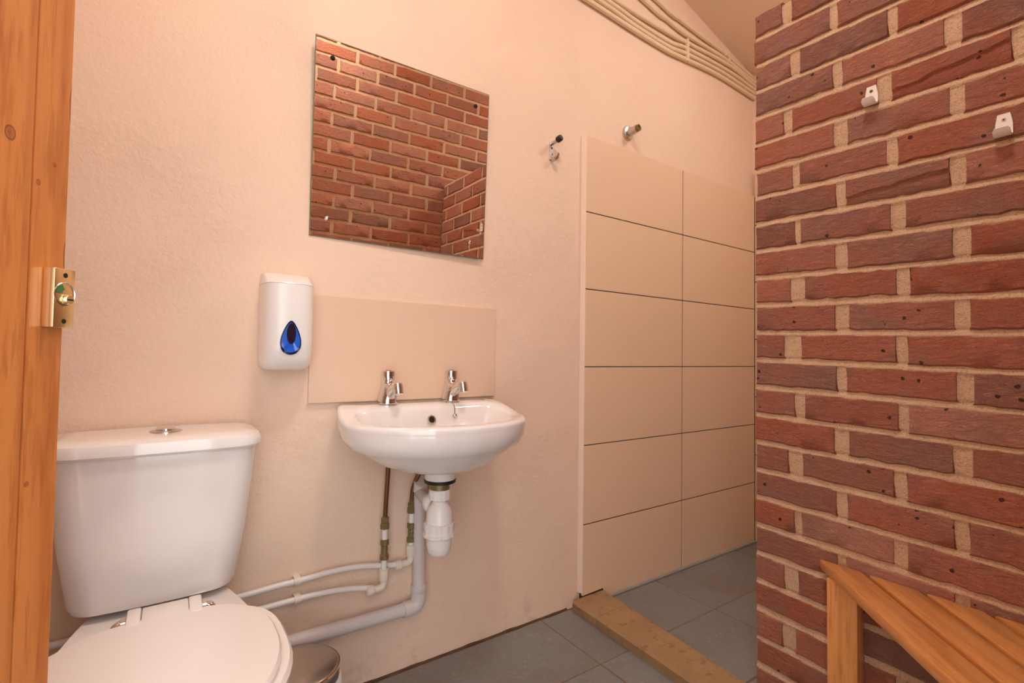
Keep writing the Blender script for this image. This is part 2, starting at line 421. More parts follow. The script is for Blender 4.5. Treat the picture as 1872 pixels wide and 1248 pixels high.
JN = [[(-.7474, -.7706)], [(-.864, -.8801)], [(-.7706, -.7906), (-.9848, -.9997)], [(-.8705, -.888), (-1.086, -1.1089)], [(-.7501, -.7706), (-.964, -.9876), (-1.1868, -1.1997)],
 [(-.8721, -.8974), (-1.0952, -1.1123)], [(-.7743, -.787), (-.9821, -.9965)], [(-.8753, -.8943), (-1.0918, -1.1123)], [(-.7797, -.7906), (-.9903, -1.0116)], [(-.8753, -.8974), (-1.0952, -1.1167)],
 [(-.7706, -.7995), (-.9997, -1.0169)], [(-.8737, -.8974), (-1.0964, -1.1156)], [(-.7538, -.7915), (-.9957, -1.0129)], [(-.8769, -.8943), (-1.0987, -1.1201)], [(-.7779, -.8013), (-.9997, -1.0129)],
 [(-.8737, -.8974), (-1.0941, -1.1167)], [(-.765, -.7942), (-.9903, -1.0103)], [(-.8737, -.8943), (-1.0925, -1.1123)], [(-.7786, -.7917), (-.9911, -1.0077)], [(-.8763, -.8927), (-1.0913, -1.108)],
 [(-.7535, -.7823)], [(-.8740, -.892)], [(-.7478, -.7768)], [(-.8737, -.8917)], [(-.770, -.789)], [(-.8742, -.8927)]]
def partition_bricks():
    for k, js in enumerate(JN):
        js = list(js); last = js[-1][1]
        while last-.205 > PB+.03:
            e = last-.205-random.uniform(0, .008); js.append((e, e-random.uniform(.013, .02))); last = js[-1][1]
        starts = [PY+random.uniform(-.003, .003)]+[b for a, b in js]; ends = [a for a, b in js]+[PB+.002]
        for i, (s, e) in enumerate(zip(starts, ends)):
            if s-e < .02: continue
            zt = 1.9152-.075*k+SL*(s+.75)-.0062+random.uniform(-.0012, .0012); zb = zt-.0622+random.uniform(-.002, .002)
            zb = max(zb, .001)
            if zt-zb < .02: continue
            fk = {(4, 2): (.25, .42), (7, 1): (.30, .30)}.get((k, i))
            me = brick_mesh(s-e, zb, zt, TH, SL, fk)
            o = bpy.data.objects.new('brick', me); COL.objects.link(o); o.parent = wp
            o.location = (PX+random.uniform(-.0012, .0012), s, 0); o.rotation_euler = (0, 0, -math.pi/2)
partition_bricks()
# front wall: brick from the partition to the doorway jamb, lintel wall above the doorway
DJ = -1.0
wf = make('wall_front', prism([(DJ, YF-.0055, -.05), (XR, YF-.0055, -.05), (XR, YF-.0055, ceil_z(XR)+.02), (DJ, YF-.0055, ceil_z(DJ)+.02)], (0, -.095, 0)), 'mortar', loc=(0, 0, 0), smooth=0)
tag(wf, 'red brick wall seen only in the mirror', None, kind='structure')
make('plaster_lintel', box(XL-.1, DJ, YF-.10, YF, 2.06, 3.4), 'plaster', wf, smooth=0)
make('plaster_panel', box(PX+TH, XR, YF-.005, YF+.006, -.01, 1.79), 'plaster', wf, smooth=0)
def front_bricks():
    z = .004; k = 0
    while z < ceil_z(DJ):
        off = 0 if k % 2 == 0 else .1125
        u = 0.0 if z < 1.80 else -1.125+(0 if k % 2 else .0)
        first = True
        while u < (PX-DJ)-.01:
            L = .212+random.uniform(-.006, .006)
            if first and off: L = .1
            first = False
            L = min(L, PX-DJ-u)
            if PX-u > XR-.01: L = min(L, .1) 
            if L < .03: break
            if z+.062 < ceil_z(PX-u)-.002:
                me = brick_mesh(L, z+random.uniform(-.001, .001), z+.0615+random.uniform(-.002, .002), TH-.01)
                o = bpy.data.objects.new('brick', me); COL.objects.link(o); o.parent = wf
                o.location = (PX-u, YF+random.uniform(-.001, .001), 0); o.rotation_euler = (0, 0, math.pi)
            u += L+random.uniform(.012, .017)
        z += .075; k += 1
front_bricks()

# ---- kerb across the shower entrance
kb = thing('shower_kerb', 'worn tan stone kerb on the floor across the shower entrance', 'kerb', (0, -.3, 0))
def kerb_piece(y0, y1):
    def ex(y):
        t = (y+.01)/-.66
        return (-.048-.026*t, .118-.066*t)
    n = 10; rings = []
    for i in range(n+1):
        y = y0+(y1-y0)*i/n; a, b = ex(y); h = .036+.0015*noise.noise(Vector((y*8, 0, 0))); j = .002*noise.noise(Vector((y*14, 4, 0)))
        rings.append([(a+j, y, .0), (a-.001+j, y, h-.008), (a+.006+j, y, h-.001), (a+.02, y, h), (b-.016, y, h), (b-.004, y, h-.002), (b, y, h-.009), (b, y, 0)])
    return loft(rings)
make('kerb_section', kerb_piece(-.021, -.150), 'kerb', kb)
make('kerb_section', kerb_piece(-.1515, -.664), 'kerb', kb)

# ------------------------------------------------------------------ ceiling lamp (light of the room) and an added fill lamp
def ceiling_lamp(x, y, label, strength):
    zc = ceil_z(x); lamp = thing('ceiling_lamp', label, 'lamp', (x, y, zc))
    em = MT('lit_opal_diffuser'); em.set(srgb(250, 240, 225), .4); em.b.inputs['Emission Color'].default_value = (1, .968, .915, 1); em.b.inputs['Emission Strength'].default_value = strength
    tl = Matrix.Translation((x, y, zc)) @ Matrix.Rotation(math.atan(.272), 4, 'Y')
    make('lamp_base', xf(lathe([(.165, -.03), (.17, -.025), (.17, 0)], n=32), tl), 'white_metal', lamp)
    make('diffuser', xf(lathe([(.02, -.088), (.07, -.083), (.11, -.07), (.14, -.05), (.152, -.031)], n=32), tl), em.m, lamp)
ceiling_lamp(LAMP_POS.x, LAMP_POS.y, 'round white opal bulkhead lamp on the ceiling in front of the basin', LAMP_STRENGTH)
ceiling_lamp(.62, -.85, 'added round white opal fill lamp on the ceiling over the shower, out of view', LAMP_STRENGTH*.45)  # weaker lamp added out of view, only to brighten the shower side

# ------------------------------------------------------------------ door
DF = Vector((-1.396, -.677, 0)); DD = Vector((-.537, -.8436, 0)).normalized(); DN = Vector((-DD.y, DD.x, 0))
door = thing('door_1', 'open varnished pine boarded door with a brass privacy lock', None, DF, (0, 0, math.atan2(DD.y, DD.x)), kind='structure')
def door_px(u, v):
    d = pray(u, v); t = (DF-CAM).dot(DN)/d.dot(DN); q = CAM+d*t-DF
    return q.dot(DD), q.z
bw = door_px(50, 550)[0]
k1 = door_px(17, 242); k2 = door_px(70, 333); k3 = door_px(100, 302); k4 = door_px(108, 180); k5 = door_px(108, 465); k6 = door_px(48, 885)
kn = [(k1[0], 0, k1[1], .0062, .75), (k2[0], 0, k2[1], .0028, .8), (k3[0], 0, k3[1], .0022, .8), (.0, 0, k4[1], .0045, .16), (.0, 0, k5[1], .0045, .2), (k6[0], 0, k6[1], .003, 1)]
MAT['door'] = pine('orange_door_pine', srgb(182, 102, 46), srgb(212, 136, 74), srgb(146, 70, 24), .3, kn, axis=2).m
W0 = bw; nb = 7; wid = (.80-bw)/nb
edges = [0, bw]+[bw+wid*(i+1) for i in range(nb)]
for i in range(len(edges)-1):
    a, b = edges[i], edges[i+1]; c = .004
    proud = 0 if i == 0 else .0008
    poly = [(a+.0007, -.036, .012), (b-.0007, -.036, .012), (b-.0007, proud-.004, .012), (b-.0022, proud, .012), (a+.0022, proud, .012), (a+.0007, proud-.004, .012)]
    make('door_board', prism(poly, (0, 0, 1.97)), 'door', door, smooth=0, local=True)
for zz in (.25, 1.0, 1.72): make('door_ledge', box(.04, .76, -.058, -.0362, zz, zz+.1, .004, 1), 'door', door, local=True)
lx0, lx1 = door_px(112, 540)[0], door_px(69, 540)[0]
lz1, lz0 = door_px(90, 488)[1], door_px(90, 600)[1]
LT = .013
lcx, lcz = (lx0+lx1)/2-.003, (lz0+lz1)/2
lw, lh = (lx1-lx0)*.93, (lz1-lz0)*.97
lock = make('privacy_lock', box(lcx-lw/2, lcx+lw/2, .0005, LT, lcz-lh/2, lcz+lh/2, .0012, 2), 'brass', door, local=True)
lock['label'] = 'square brass privacy lock with coin slot'
dz = lcz+lh*.07; dr = lh*.205
my = lambda x, y, z: frame((x, y, z), (0, 1, 0))
make('indicator_window', xf(lathe([(dr, 0), (dr, .0008), (dr*.93, .0012), (dr*.88, .0002)], n=32), my(lcx, LT-.0003, dz)), 'steel', lock, local=True)
gs = [(lcx+dr*.86*math.cos(a), LT+.0006, dz+dr*.86*math.sin(a)) for a in [math.radians(q) for q in range(5, 75, 10)]]+[(lcx+dr*.35*math.cos(a), LT+.0006, dz+dr*.35*math.sin(a)) for a in [math.radians(q) for q in range(75, 0, -10)]]
make('vacant_mark', prism(gs, (0, .0004, 0)), 'green', lock, local=True, smooth=0)
make('coin_knob', xf(lathe([(dr*.44, 0), (dr*.44, .004), (dr*.36, .0055)], n=24), my(lcx-dr*.05, LT, dz-dr*.45)), 'brass', lock, local=True)
make('coin_slot', box(lcx-dr*.34, lcx+dr*.2, LT+.0052, LT+.0058, dz-dr*.53, dz-dr*.40), 'dark', lock, local=True, smooth=0)
for s in (1, -1): make('screw', xf(lathe([(lh*.042, 0), (lh*.042, .0004), (lh*.02, .0008)], n=16), my(lcx, LT-.0001, lcz+s*lh*.39)), 'dark', lock, local=True)

# ------------------------------------------------------------------ toilet
TX = -1.300
toilet = thing('toilet', 'white close-coupled toilet with closed lid, beside the open door', 'toilet', (TX, -.35, 0))
def rrect(hw, y0, y1, z, r=.05, bulge=0.0, n=8, rb=.015):
    """rounded rectangle, wall side y1, front side y0 (bulging to the front)"""
    pts = []
    for cx_, cy_, a0, rr in ((hw-rb, y1-rb, 0, rb), (-hw+rb, y1-rb, 90, rb), (-hw+r, y0+r, 180, r), (hw-r, y0+r, 270, r)):
        for i in range(n+1):
            a = math.radians(a0+90*i/n); x, y = cx_+rr*math.cos(a), cy_+rr*math.sin(a)
            pts.append([x, y])
        if a0 == 180:
            for q in range(1, 8): pts.append([(-hw+r)+(2*hw-2*r)*q/8, y0])
    out = []
    for x, y in pts:
        t = max(0, (y1-y)/(y1-y0)); out.append((TX-.010+x, y-bulge*t*(1-(x/hw)**2), z))
    return out
cz = [(.424, .132, -.140, .040), (.427, .141, -.150, .045), (.441, .147, -.156, .05), (.55, .162, -.165, .05), (.65, .171, -.174, .05), (.736, .178, -.180, .05)]
make('cistern', loft([rrect(h, y, -.012, z, r, .010) for z, h, y, r in cz]), 'ceramic', toilet)
lz = [(.733, .174, -.176, .05), (.7335, .183, -.186, .055), (.739, .188, -.191, .06), (.751, .188, -.191, .06), (.760, .184, -.187, .058), (.7655, .174, -.177, .055), (.768, .149, -.152, .05), (.769, .06, -.10, .03)]
make('cistern_lid', loft([rrect(h, y, -.008, z, r, .010) for z, h, y, r in lz]), 'ceramic', toilet)
fb = make('flush_button', lathe([(.029, 0), (.029, .003), (.024, .0045), (.019, .005)], (TX-.004, -.10, .768)), 'steel', toilet)
make('button_cap', lathe([(.018, .0045), (.018, .008), (.014, .0095), (.005, .010)], (TX-.004, -.10, .768)), 'chrome', fb)
def oval(half, yf, yr, z, n=44, back=.5, sx=1, exp=2.0):
    """egg outline: half width, front y, rear y; rear end squared by `back`"""
    pts = []; ym = yr+(yf-yr)*.47
    for i in range(n):
        a = 2*math.pi*i/n; c, s = math.cos(a), math.sin(a)
        if s >= 0: e = 2/(2+back*3); x = half*math.copysign(abs(c)**e, c); y = ym+(yr-ym)*abs(s)**e
        else: x = half*c; y = ym+(ym-yf)*s
        pts.append((TX+x, y, z))
    return pts
def deck(hw_back, hw_mid, z, yf, yr):
    pts = []; n = 44
    for i in range(n):
        a = 2*math.pi*i/n; c, s = math.cos(a), math.sin(a); ym = -.43
        if s < 0: pts.append((TX+hw_mid*c, ym+(ym-yf)*s, z))
        else:
            t = abs(s)**.8; y = ym+(yr-ym)*min(1, abs(s)*1.12); k = (y-ym)/(yr-ym)
            lim = hw_mid+(hw_back-hw_mid)*k**1.5
            pts.append((TX+lim*math.copysign(min(1, abs(c)**.30), c), y, z))
    return pts
pan = [deck(.085, .10, .0, -.56, -.12), deck(.085, .10, .03, -.55, -.11), deck(.08, .095, .12, -.53, -.10), deck(.09, .12, .24, -.58, -.075), deck(.10, .165, .345, -.64, -.06), deck(.112, .178, .385, -.665, -.02), deck(.112, .18, .405, -.668, -.015), deck(.108, .175, .411, -.663, -.018)]
make('pan', loft(pan), 'ceramic', toilet)
seat = make('seat', loft([oval(.183, -.672, -.268, .4115), oval(.189, -.678, -.265, .416), oval(.190, -.68, -.264, .43), oval(.185, -.674, -.268, .4375)]), 'seat', toilet)
def lid_ring(half, yf, yr, z): return oval(half, yf, yr, z, back=.28)
make('seat_lid', loft([lid_ring(.168, -.668, -.279, .4378), lid_ring(.172, -.672, -.275, .441), lid_ring(.172, -.672, -.275, .4475), lid_ring(.168, -.667, -.279, .4525), lid_ring(.150, -.64, -.30, .4545), lid_ring(.08, -.52, -.36, .4555)]), 'seat', toilet)
make('lid_bridge', box(TX-.030, TX+.043, -.33, -.230, .436, .4543, .003, 2), 'seat', toilet)
for s in (-1, 1):
    hx = TX+.006+s*.048
    h = make('hinge_arm', box(hx-.011, hx+.011, -.30, -.227, .424, .4555, .004, 2), 'seat', toilet)
    hg = make('hinge', tube([(hx+s*.012, -.245, .438), (hx+s*.020, -.245, .438), (hx+s*.028, -.247, .432), (hx+s*.033, -.25, .413)], .0075, 12, 4), 'chrome', toilet)
    make('hinge_collar', cyl((hx+s*.0115, -.245, .438), (s, 0, 0), .0092, .009, 18, .001), 'chrome', hg)

# ------------------------------------------------------------------ wash basin with two taps
BX = -.690
basin = thing('wash_basin', 'white wall-hung ceramic wash basin with two chrome taps', 'basin', (BX, -.15, .8))
def half_loop(h, n=72):
    P = catmull([(x, y, 0) for x, y in h], 10)
    # arc-length resample, then mirror
    L = [0]
    for a, b in zip(P, P[1:]): L.append(L[-1]+(b-a).length)
    def at(s):
        for i in range(len(L)-1):
            if s <= L[i+1] or i == len(L)-2:
                t = 0 if L[i+1] == L[i] else (s-L[i])/(L[i+1]-L[i]); return P[i].lerp(P[i+1], min(1, t))
    H = [at(L[-1]*i/(n//2)) for i in range(n//2+1)]
    return [(p.x, p.y) for p in H]+[(-p.x, p.y) for p in H[-2:0:-1]]
OUT = half_loop([(0, 0), (.10, 0), (.185, 0), (.213, -.006), (.236, -.04), (.253, -.10), (.261, -.16), (.254, -.22), (.226, -.28), (.175, -.334), (.10, -.374), (0, -.390)])
INN = half_loop([(0, -.118), (.10, -.116), (.165, -.114), (.198, -.120), (.218, -.145), (.221, -.19), (.204, -.24), (.165, -.286), (.10, -.325), (0, -.343)])
CIR = [(.045*math.sin(2*math.pi*i/72), -.205+.045*math.cos(2*math.pi*i/72)) for i in range(72)]
def rimz(y): t = min(1, max(0, (-y-.07)/.15)); t = t*t*(3-2*t); return .803-.030*t
def lp(A, B, s): return [(a[0]+(b[0]-a[0])*s, a[1]+(b[1]-a[1])*s) for a, b in zip(A, B)]
def inset(A, d):
    out = []; n = len(A)
    for i in range(n):
        p, q = Vector(A[i-1]), Vector(A[(i+1) % n]); t = (q-p).normalized(); nn = Vector((t.y, -t.x))
        # loop runs back -> right -> front: inward normal
        out.append((A[i][0]+nn.x*d, A[i][1]+nn.y*d))
    return out
sgn = 1 if Vector(inset(OUT, .01)[18]).length < Vector(OUT[18]).length else -1
ins = lambda A, d: inset(A, sgn*d)
def ring(A, zf): return [(BX+x, min(y, -.0012), zf(x, y)) for x, y in A]
def blend(zfun): return lambda x, y: zfun(y)
rings = []
for s, z in ((.985, .633), (.80, .637), (.62, .646), (.44, .662), (.30, .682), (.19, .697), (.10, .707), (.04, .726), (.012, .752)):
    A = lp(OUT, CIR, s); B = [(x, y) for x, y in A]
    rings.append([(BX+x, min(-.0012, y if oy > -.02 and s > .3 else (y if oy < -.02 else oy*(1-s))), z+.012*max(0, 1-s*2.2)*max(0, 1+oy/.2)) for (x, y), (ox, oy) in zip(B, OUT)])
rings.append(ring(ins(OUT, .002), lambda x, y: rimz(y)-.016))
rings.append(ring(OUT, lambda x, y: rimz(y)-.009))
rings.append(ring(ins(OUT, .003), lambda x, y: rimz(y)-.003))
rings.append(ring(ins(OUT, .010), lambda x, y: rimz(y)))
rings.append(ring(lp(ins(OUT, .010), INN, .8), lambda x, y: rimz(y)-.0005))
rings.append(ring(INN, lambda x, y: rimz(y)-.003))
rings.append(ring(ins(INN, .006), lambda x, y: rimz(y)-.011))
for s, z in ((.07, .752), (.15, .725), (.30, .700), (.50, .686), (.75, .678), (.95, .674)):
    rings.append(ring(lp(ins(INN, .008), CIR, s), lambda x, y: z))
make('basin_bowl', loft(rings), 'ceramic', basin, smooth=60)
make('basin_spigot', lathe([(.040, .606), (.042, .610), (.042, .632), (.050, .640)], (BX, -.195, 0)), 'ceramic', basin)
ofp = Vector((BX+.002, -.1300, .758)); ofn = Vector((0, -1, .35))
ov = make('overflow_ring', lathe([(.0085, 0), (.0135, .001), (.0135, .003), (.0115, .0045), (.0085, .004)], n=24, m=frame(ofp, ofn), ends=False), 'steel', basin)
make('overflow_hole', cyl(ofp, ofn, .0088, .0016), 'dark', ov)
make('basin_waste', lathe([(.032, .674), (.032, .677), (.022, .678)], (BX, -.205, 0)), 'chrome', basin)
def tap(x, capm):
    y = -.062; z = .8025
    def er(rx, ry, cy, zz, lean=0): return [(x+rx*math.cos(2*math.pi*i/28), y+cy+ry*math.sin(2*math.pi*i/28), zz) for i in range(28)]
    body = loft([er(.027, .027, 0, z), er(.0275, .0275, 0, z+.004), er(.026, .026, 0, z+.014), er(.0225, .0255, -.003, z+.027), er(.0205, .0255, -.006, z+.040), er(.0185, .023, -.005, z+.050), er(.016, .017, -.001, z+.057), er(.0135, .0135, 0, z+.060)])
    sp = tube([(x, y-.010, z+.026), (x, y-.030, z+.039), (x, y-.050, z+.048), (x, y-.070, z+.052)], lambda t: .0150-.0035*t, 14, 5)
    t = make('tap', join(body, sp), 'chrome', basin, smooth=50)
    make('tap_nozzle', lathe([(.0105, -.024), (.0132, -.023), (.0140, -.010), (.0132, .005), (.0095, .009)], n=24, m=frame((x, y-.074, z+.054), (0, .32, 1))), 'chrome', t)
    hd = lathe([(.0135, .058), (.0135, .064), (.0165, .0665), (.0178, .074), (.0190, .090), (.0182, .0925), (.014, .094)], (x, y, z), 28)
    make('tap_handle', hd, 'chrome', t, smooth=30)
    make('indicator_cap', lathe([(.0085, .0935), (.0085, .0948), (.006, .0955)], (x, y, z)), capm, t)
    return t
tap(-.792, 'red'); tap(-.592, 'blue_cap')
ch = make('plug_chain', tube([(-.535, -.012, .8055), (-.565, -.02, .8045), (-.575, -.055, .8045), (-.612, -.075, .8045), (-.618, -.098, .8035), (-.612, -.116, .799), (-.611, -.124, .786), (-.613, -.128, .772)], .0016, 8, 6), 'steel', basin)
make('chain_ball', lathe([(.0015, -.0075), (.006, -.0045), (.0075, 0), (.006, .0045), (.0015, .0075)], (-.613, -.129, .766), 16), 'steel', ch)

# ------------------------------------------------------------------ plumbing under the basin
trap = thing('bottle_trap', 'white plastic bottle trap hanging under the basin', 'trap', (BX, -.195, .42))
T0 = (BX, -.195, 0)
make('rubber_washer', lathe([(.030, .597), (.042, .599), (.043, .607), (.036, .610)], T0), 'black', trap)
make('brass_tail', lathe([(.026, .570), (.026, .600)], T0), 'oldbrass', trap)
def ribbed(prof, ribs, depth, n=48):
    rings = [[(T0[0]+(r*(1-(depth if (j//2) % 2 else 0)))*math.cos(2*math.pi*j/n), T0[1]+(r*(1-(depth if (j//2) % 2 else 0)))*math.sin(2*math.pi*j/n), z) for j in range(n)] for r, z in prof]
    return loft(rings)
make('top_nut', ribbed([(.026, .552), (.029, .554), (.0295, .576), (.027, .580)], 24, .04), 'white_plastic', trap, smooth=20)
make('trap_body', lathe([(.019, .560), (.019, .545), (.030, .532), (.035, .520), (.0365, .480), (.0365, .462)], T0), 'white_plastic', trap)
make('collar', ribbed([(.038, .455), (.0445, .457), (.0445, .463), (.041, .464), (.042, .490), (.039, .492)], 24, .035), 'white_plastic', trap, smooth=20)
make('trap_cup', lathe([(.015, .405), (.026, .408), (.031, .416), (.034, .435), (.035, .460)], T0), 'white_plastic', trap)
oc = make('outlet_nut', xf(lathe([(.018, 0), (.027, .001), (.0285, .004), (.0285, .018), (.024, .020), (.024, .032)], n=28), frame((BX, -.165, .530), (.02, 1, 0))), 'white_plastic', trap)
make('outlet_arm', tube([(BX, -.17, .53), (BX+.003, -.10, .53), (BX+.010, -.05, .53), (BX+.014, -.045, .53)], .0165, 16, 4), 'waste', trap)
WX, WY, WR = -.674, -.034, .0185
wpipe = thing('waste_pipe', 'thick grey-white waste pipe dropping from the trap and running to the bin', 'pipe', (WX, WY, .2))
make('pipe_run', tube([(WX-.002, WY, .548), (WX, WY, .23)], WR, 20), 'waste', wpipe)
make('pipe_run', tube([(WX-.03, WY, .196), (-1.85, WY, .205)], WR, 20), 'waste', wpipe)
make('elbow', tube([(WX, WY, .252), (WX, WY, .222), (WX-.004, WY, .206), (WX-.018, WY, .196), (WX-.048, WY, .1955)], .0222, 20, 5), 'waste', wpipe)
def socket(z): return lathe([(.0222, -.012), (.0232, -.010), (.0232, .006), (.0215, .008)], (WX, WY, z))
make('elbow_socket', socket(.250), 'waste', wpipe)
make('top_elbow', tube([(WX-.002, WY, .535), (WX-.002, WY, .556), (WX-.002, WY-.006, .566)], .0215, 18, 4), 'waste', wpipe)

def supply(name, label, x, zrun, z0, pts_run, valve_z, nut_z, top, y):
    t = thing(name, label, 'pipe', (x, y, z0))
    R_ = .0078
    make('plastic_pipe', tube(pts_run, R_, 12, 6), 'pipe', t)
    e = make('elbow', tube([(x-.034, y, z0), (x-.012, y, z0), (x-.003, y, z0+.004), (x, y, z0+.014), (x, y, z0+.036)], .0098, 14, 5), 'fitting', t)
    make('elbow_collar', xf(lathe([(.0105, 0), (.0135, .001), (.0138, .010), (.0138, .019), (.0115, .021)], n=20), frame((x-.050, y, z0), (1, 0, 0))), 'fitting', e)
    make('elbow_collar', lathe([(.0105, .052), (.0135, .051), (.0138, .040), (.0138, .022), (.0115, .018)], (x, y, z0), 20), 'fitting', e)
    make('riser', tube([(x, y, z0+.03), (x, y, nut_z)], R_, 12), 'pipe', t)
    v = make('isolating_valve', lathe([(.0075, -.029), (.0125, -.027), (.0125, -.015), (.0095, -.012), (.0095, .011), (.0125, .014), (.0125, .026), (.0075, .029)], (x, y, valve_z), 12), 'oldbrass', t, smooth=25)
    make('valve_screw', xf(lathe([(.0045, 0), (.0045, .003), (.002, .0035)], n=12), frame((x, y-.009, valve_z), (0, -1, 0))), 'steel', v)
    make('compression_nut', lathe([(.008, -.018), (.0135, -.016), (.0135, -.002), (.0105, .001), (.0118, .003), (.0118, .014), (.0075, .018)], (x, y, nut_z), 6), 'oldbrass', t, smooth=20)
    make('copper_tail', tube([(x, y, nut_z+.01)]+top, .0066, 12, 6), 'copper', t)
    return t
yp = -.030
hot = supply('supply_pipe', 'lower white supply pipe with brass valve rising straight to the left tap', -.785, 0, .281,
    [(-1.88, -.022, .286), (-1.30, -.022, .292), (-1.095, -.024, .298), (-1.012, -.026, .301), (-.951, -.03, .302), (-.886, -.034, .298), (-.82, -.040, .287)], .387, .462, [(-.785, -.046, .52), (-.784, -.056, .64), (-.79, -.062, .70)], -.042)
cold = supply('supply_pipe', 'upper white supply pipe with brass valve bending up to the right tap', -.698, 0, .326,
    [(-1.88, -.018, .324), (-1.30, -.018, .332), (-1.149, -.018, .338), (-1.066, -.018, .343), (-1.0, -.019, .345), (-.928, -.020, .349), (-.857, -.022, .347), (-.798, -.024, .338), (-.735, -.026, .327)], .414, .488, [(-.696, -.030, .545), (-.682, -.042, .590), (-.652, -.052, .63), (-.60, -.062, .70)], -.026)
for t, z, y in ((hot, .3005, -.026), (cold, .3445, -.019)):
    x = -1.0115
    c = make('pipe_clip', join(lathe([(.0080, -.008), (.0108, -.008), (.0108, .008), (.0080, .008)], n=18, m=frame((x, y, z), (1, 0, 0)), ends=False), box(x-.008, x+.008, y, -.0005, z-.0108, z-.0075), box(x-.008, x+.008, y, -.0005, z+.0075, z+.0108)), 'fitting', t)

# ------------------------------------------------------------------ soap dispenser
SX, SW = -1.0575, .0615
soap = thing('soap_dispenser', 'white wall soap dispenser with blue teardrop window and dark button', 'dispenser', (SX, 0, .9))
def soap_front(z):
    """depth of the front face at height z"""
    t = (z-.898)/.245
    d = .104-.018*abs(t-.5)**1.6
    if z < .93: d -= .035*((.93-z)/.032)**2.2
    return d
def soap_ring(z, hw, d, n=24):
    pts = [(SX+hw, -.001, z)]
    for i in range(n+1):
        a = math.pi*i/n; c, s = math.cos(a), math.sin(a)
        pts.append((SX+hw*math.copysign(abs(c)**.62, c), -.001-d*abs(s)**.55, z))
    pts.append((SX-hw, -.001, z)); return pts
zz = [(.898, .040, .040), (.899, .048, .055), (.904, .055, .072), (.915, .0595, .088), (.93, .061, .097), (.96, .0615, .102), (1.0, .0615, .1045), (1.05, .0612, .1035), (1.10, .0605, .098), (1.1145, .060, .096)]
make('dispenser_body', loft([soap_ring(z, h, d) for z, h, d in zz]), 'white_plastic', soap, smooth=40)
make('dispenser_cap', loft([soap_ring(z, h, d) for z, h, d in ((1.115, .0605, .0965), (1.118, .0605, .095), (1.144, .0575, .040), (1.146, .055, .03))]), 'white_plastic', soap, smooth=35)
def drop(scale, grow=0):
    pts = []
    for i in range(40):
        a = 2*math.pi*i/40
        px_, pz_ = math.sin(a)*(.0245)*(.72-.28*math.cos(a))/.78, math.cos(a)*.042
        pts.append((px_*scale+0, pz_*scale))
    return pts
def patch_on_soap(pts, cx_, cz_, d0, d1):
    V = []; n = len(pts)
    def dep(x, z):
        u = abs(x-SX)/SW
        hw = SW; c = min(1, u)**(1/.62); s = math.sqrt(max(0, 1-c*c)); base = .1045 if z > .95 else .1015
        return base*s**.55
    for d in (d0, d1):
        for x, z in pts: V.append((cx_+x, -.001-dep(cx_+x, cz_+z)-d, cz_+z))
    V.append((cx_, -.001-dep(cx_, cz_)-d1, cz_))
    return V, [(i, (i+1) % n, n+(i+1) % n, n+i) for i in range(n)]+[(n+i, n+(i+1) % n, 2*n) for i in range(n)]
make('window_rim', patch_on_soap([(x, z) for x, z in drop(1.0)], SX-.001, .980, -.004, .0012), 'navy', soap, smooth=60)
dw = make('level_window', patch_on_soap(drop(.87), SX-.001, .980, -.002, .0026), 'blue', soap, smooth=60)
make('push_button', patch_on_soap([(.0108*math.cos(2*math.pi*i/28), .0255*math.sin(2*math.pi*i/28)) for i in range(28)], SX-.001, .990, 0, .0048), 'smoke', dw, smooth=60)

# ------------------------------------------------------------------ splashback tile
sp = make('splashback', box(-.994, -.3995, -.0105, .001, .807, 1.1015, .0012, 1), 'splash_tile', loc=(-.697, 0, .807), smooth=0)
tag(sp, 'single wide pink-beige splashback tile on the wall above the basin', 'splashback')

# ------------------------------------------------------------------ mirror
mir = thing('mirror', 'square frameless mirror fixed with four screws above the basin', 'mirror', (-.7285, -.020, 1.536), (math.radians(2.4), 0, math.radians(-1.2)))
pane = make('mirror_pane', box(-.2735, .2735, 0, .005, -.2735, .2735, .0008, 1), 'glass_edge', mir, local=True, smooth=0)
make('silvered_face', box(-.2715, .2715, -.0006, .002, -.2715, .2715), 'mirror', pane, local=True, smooth=0)
for i, (u, v) in enumerate(((608, 107), (866, 197), (601, 397), (862, 443))):
    q = onY(u, v, -.022); lx, lz_ = q.x+.7285, q.z-1.536
    s = make('mirror_screw', lathe([(.0065, 0), (.0065, .002), (.0045, .005), (.0015, .0058)], n=16, m=frame((lx, -.0005, lz_), (0, -1, 0))), 'chrome' if i > 1 else 'dark', mir, local=True)
    make('screw_shank', cyl((lx, .004, lz_), (0, 1, 0), .003, .014 if i > 1 else .03, 8), 'steel', s, local=True)

# ------------------------------------------------------------------ hooks and pipe stub
hk = thing('coat_hook', 'aluminium coat hook with black rubber tip on the plaster wall', 'hook', (-.159, 0, 1.70))
make('hook_plate', box(-.169, -.149, -.004, -.0003, 1.672, 1.742, .001, 1), 'steel', hk)
make('upper_arm', tube([(-.159, -.003, 1.735), (-.158, -.018, 1.735), (-.155, -.032, 1.739)], .0072, 10, 4), 'steel', hk)
make('rubber_tip', lathe([(.008, 0), (.0112, .002), (.012, .010), (.011, .020), (.007, .023)], n=18, m=frame((-.1555, -.030, 1.738), (.1, -1, .22))), 'black', hk)
make('lower_arm', tube([(-.159, -.002, 1.678), (-.158, -.014, 1.672), (-.156, -.027, 1.676), (-.155, -.034, 1.690)], lambda t: .0068+.002*math.sin(t*3.1), 10, 4), 'steel', hk)
for z in (1.717, 1.693): make('screw', cyl((-.159, -.0038, z), (0, -1, 0), .0036, .0012, 12), 'dark' if z > 1.7 else 'chrome', hk)
st = thing('pipe_stub', 'short capped steel shower pipe stub above the wall tiles', 'pipe', (.252, 0, 1.886))
sd = Vector((.12, -1, .12))
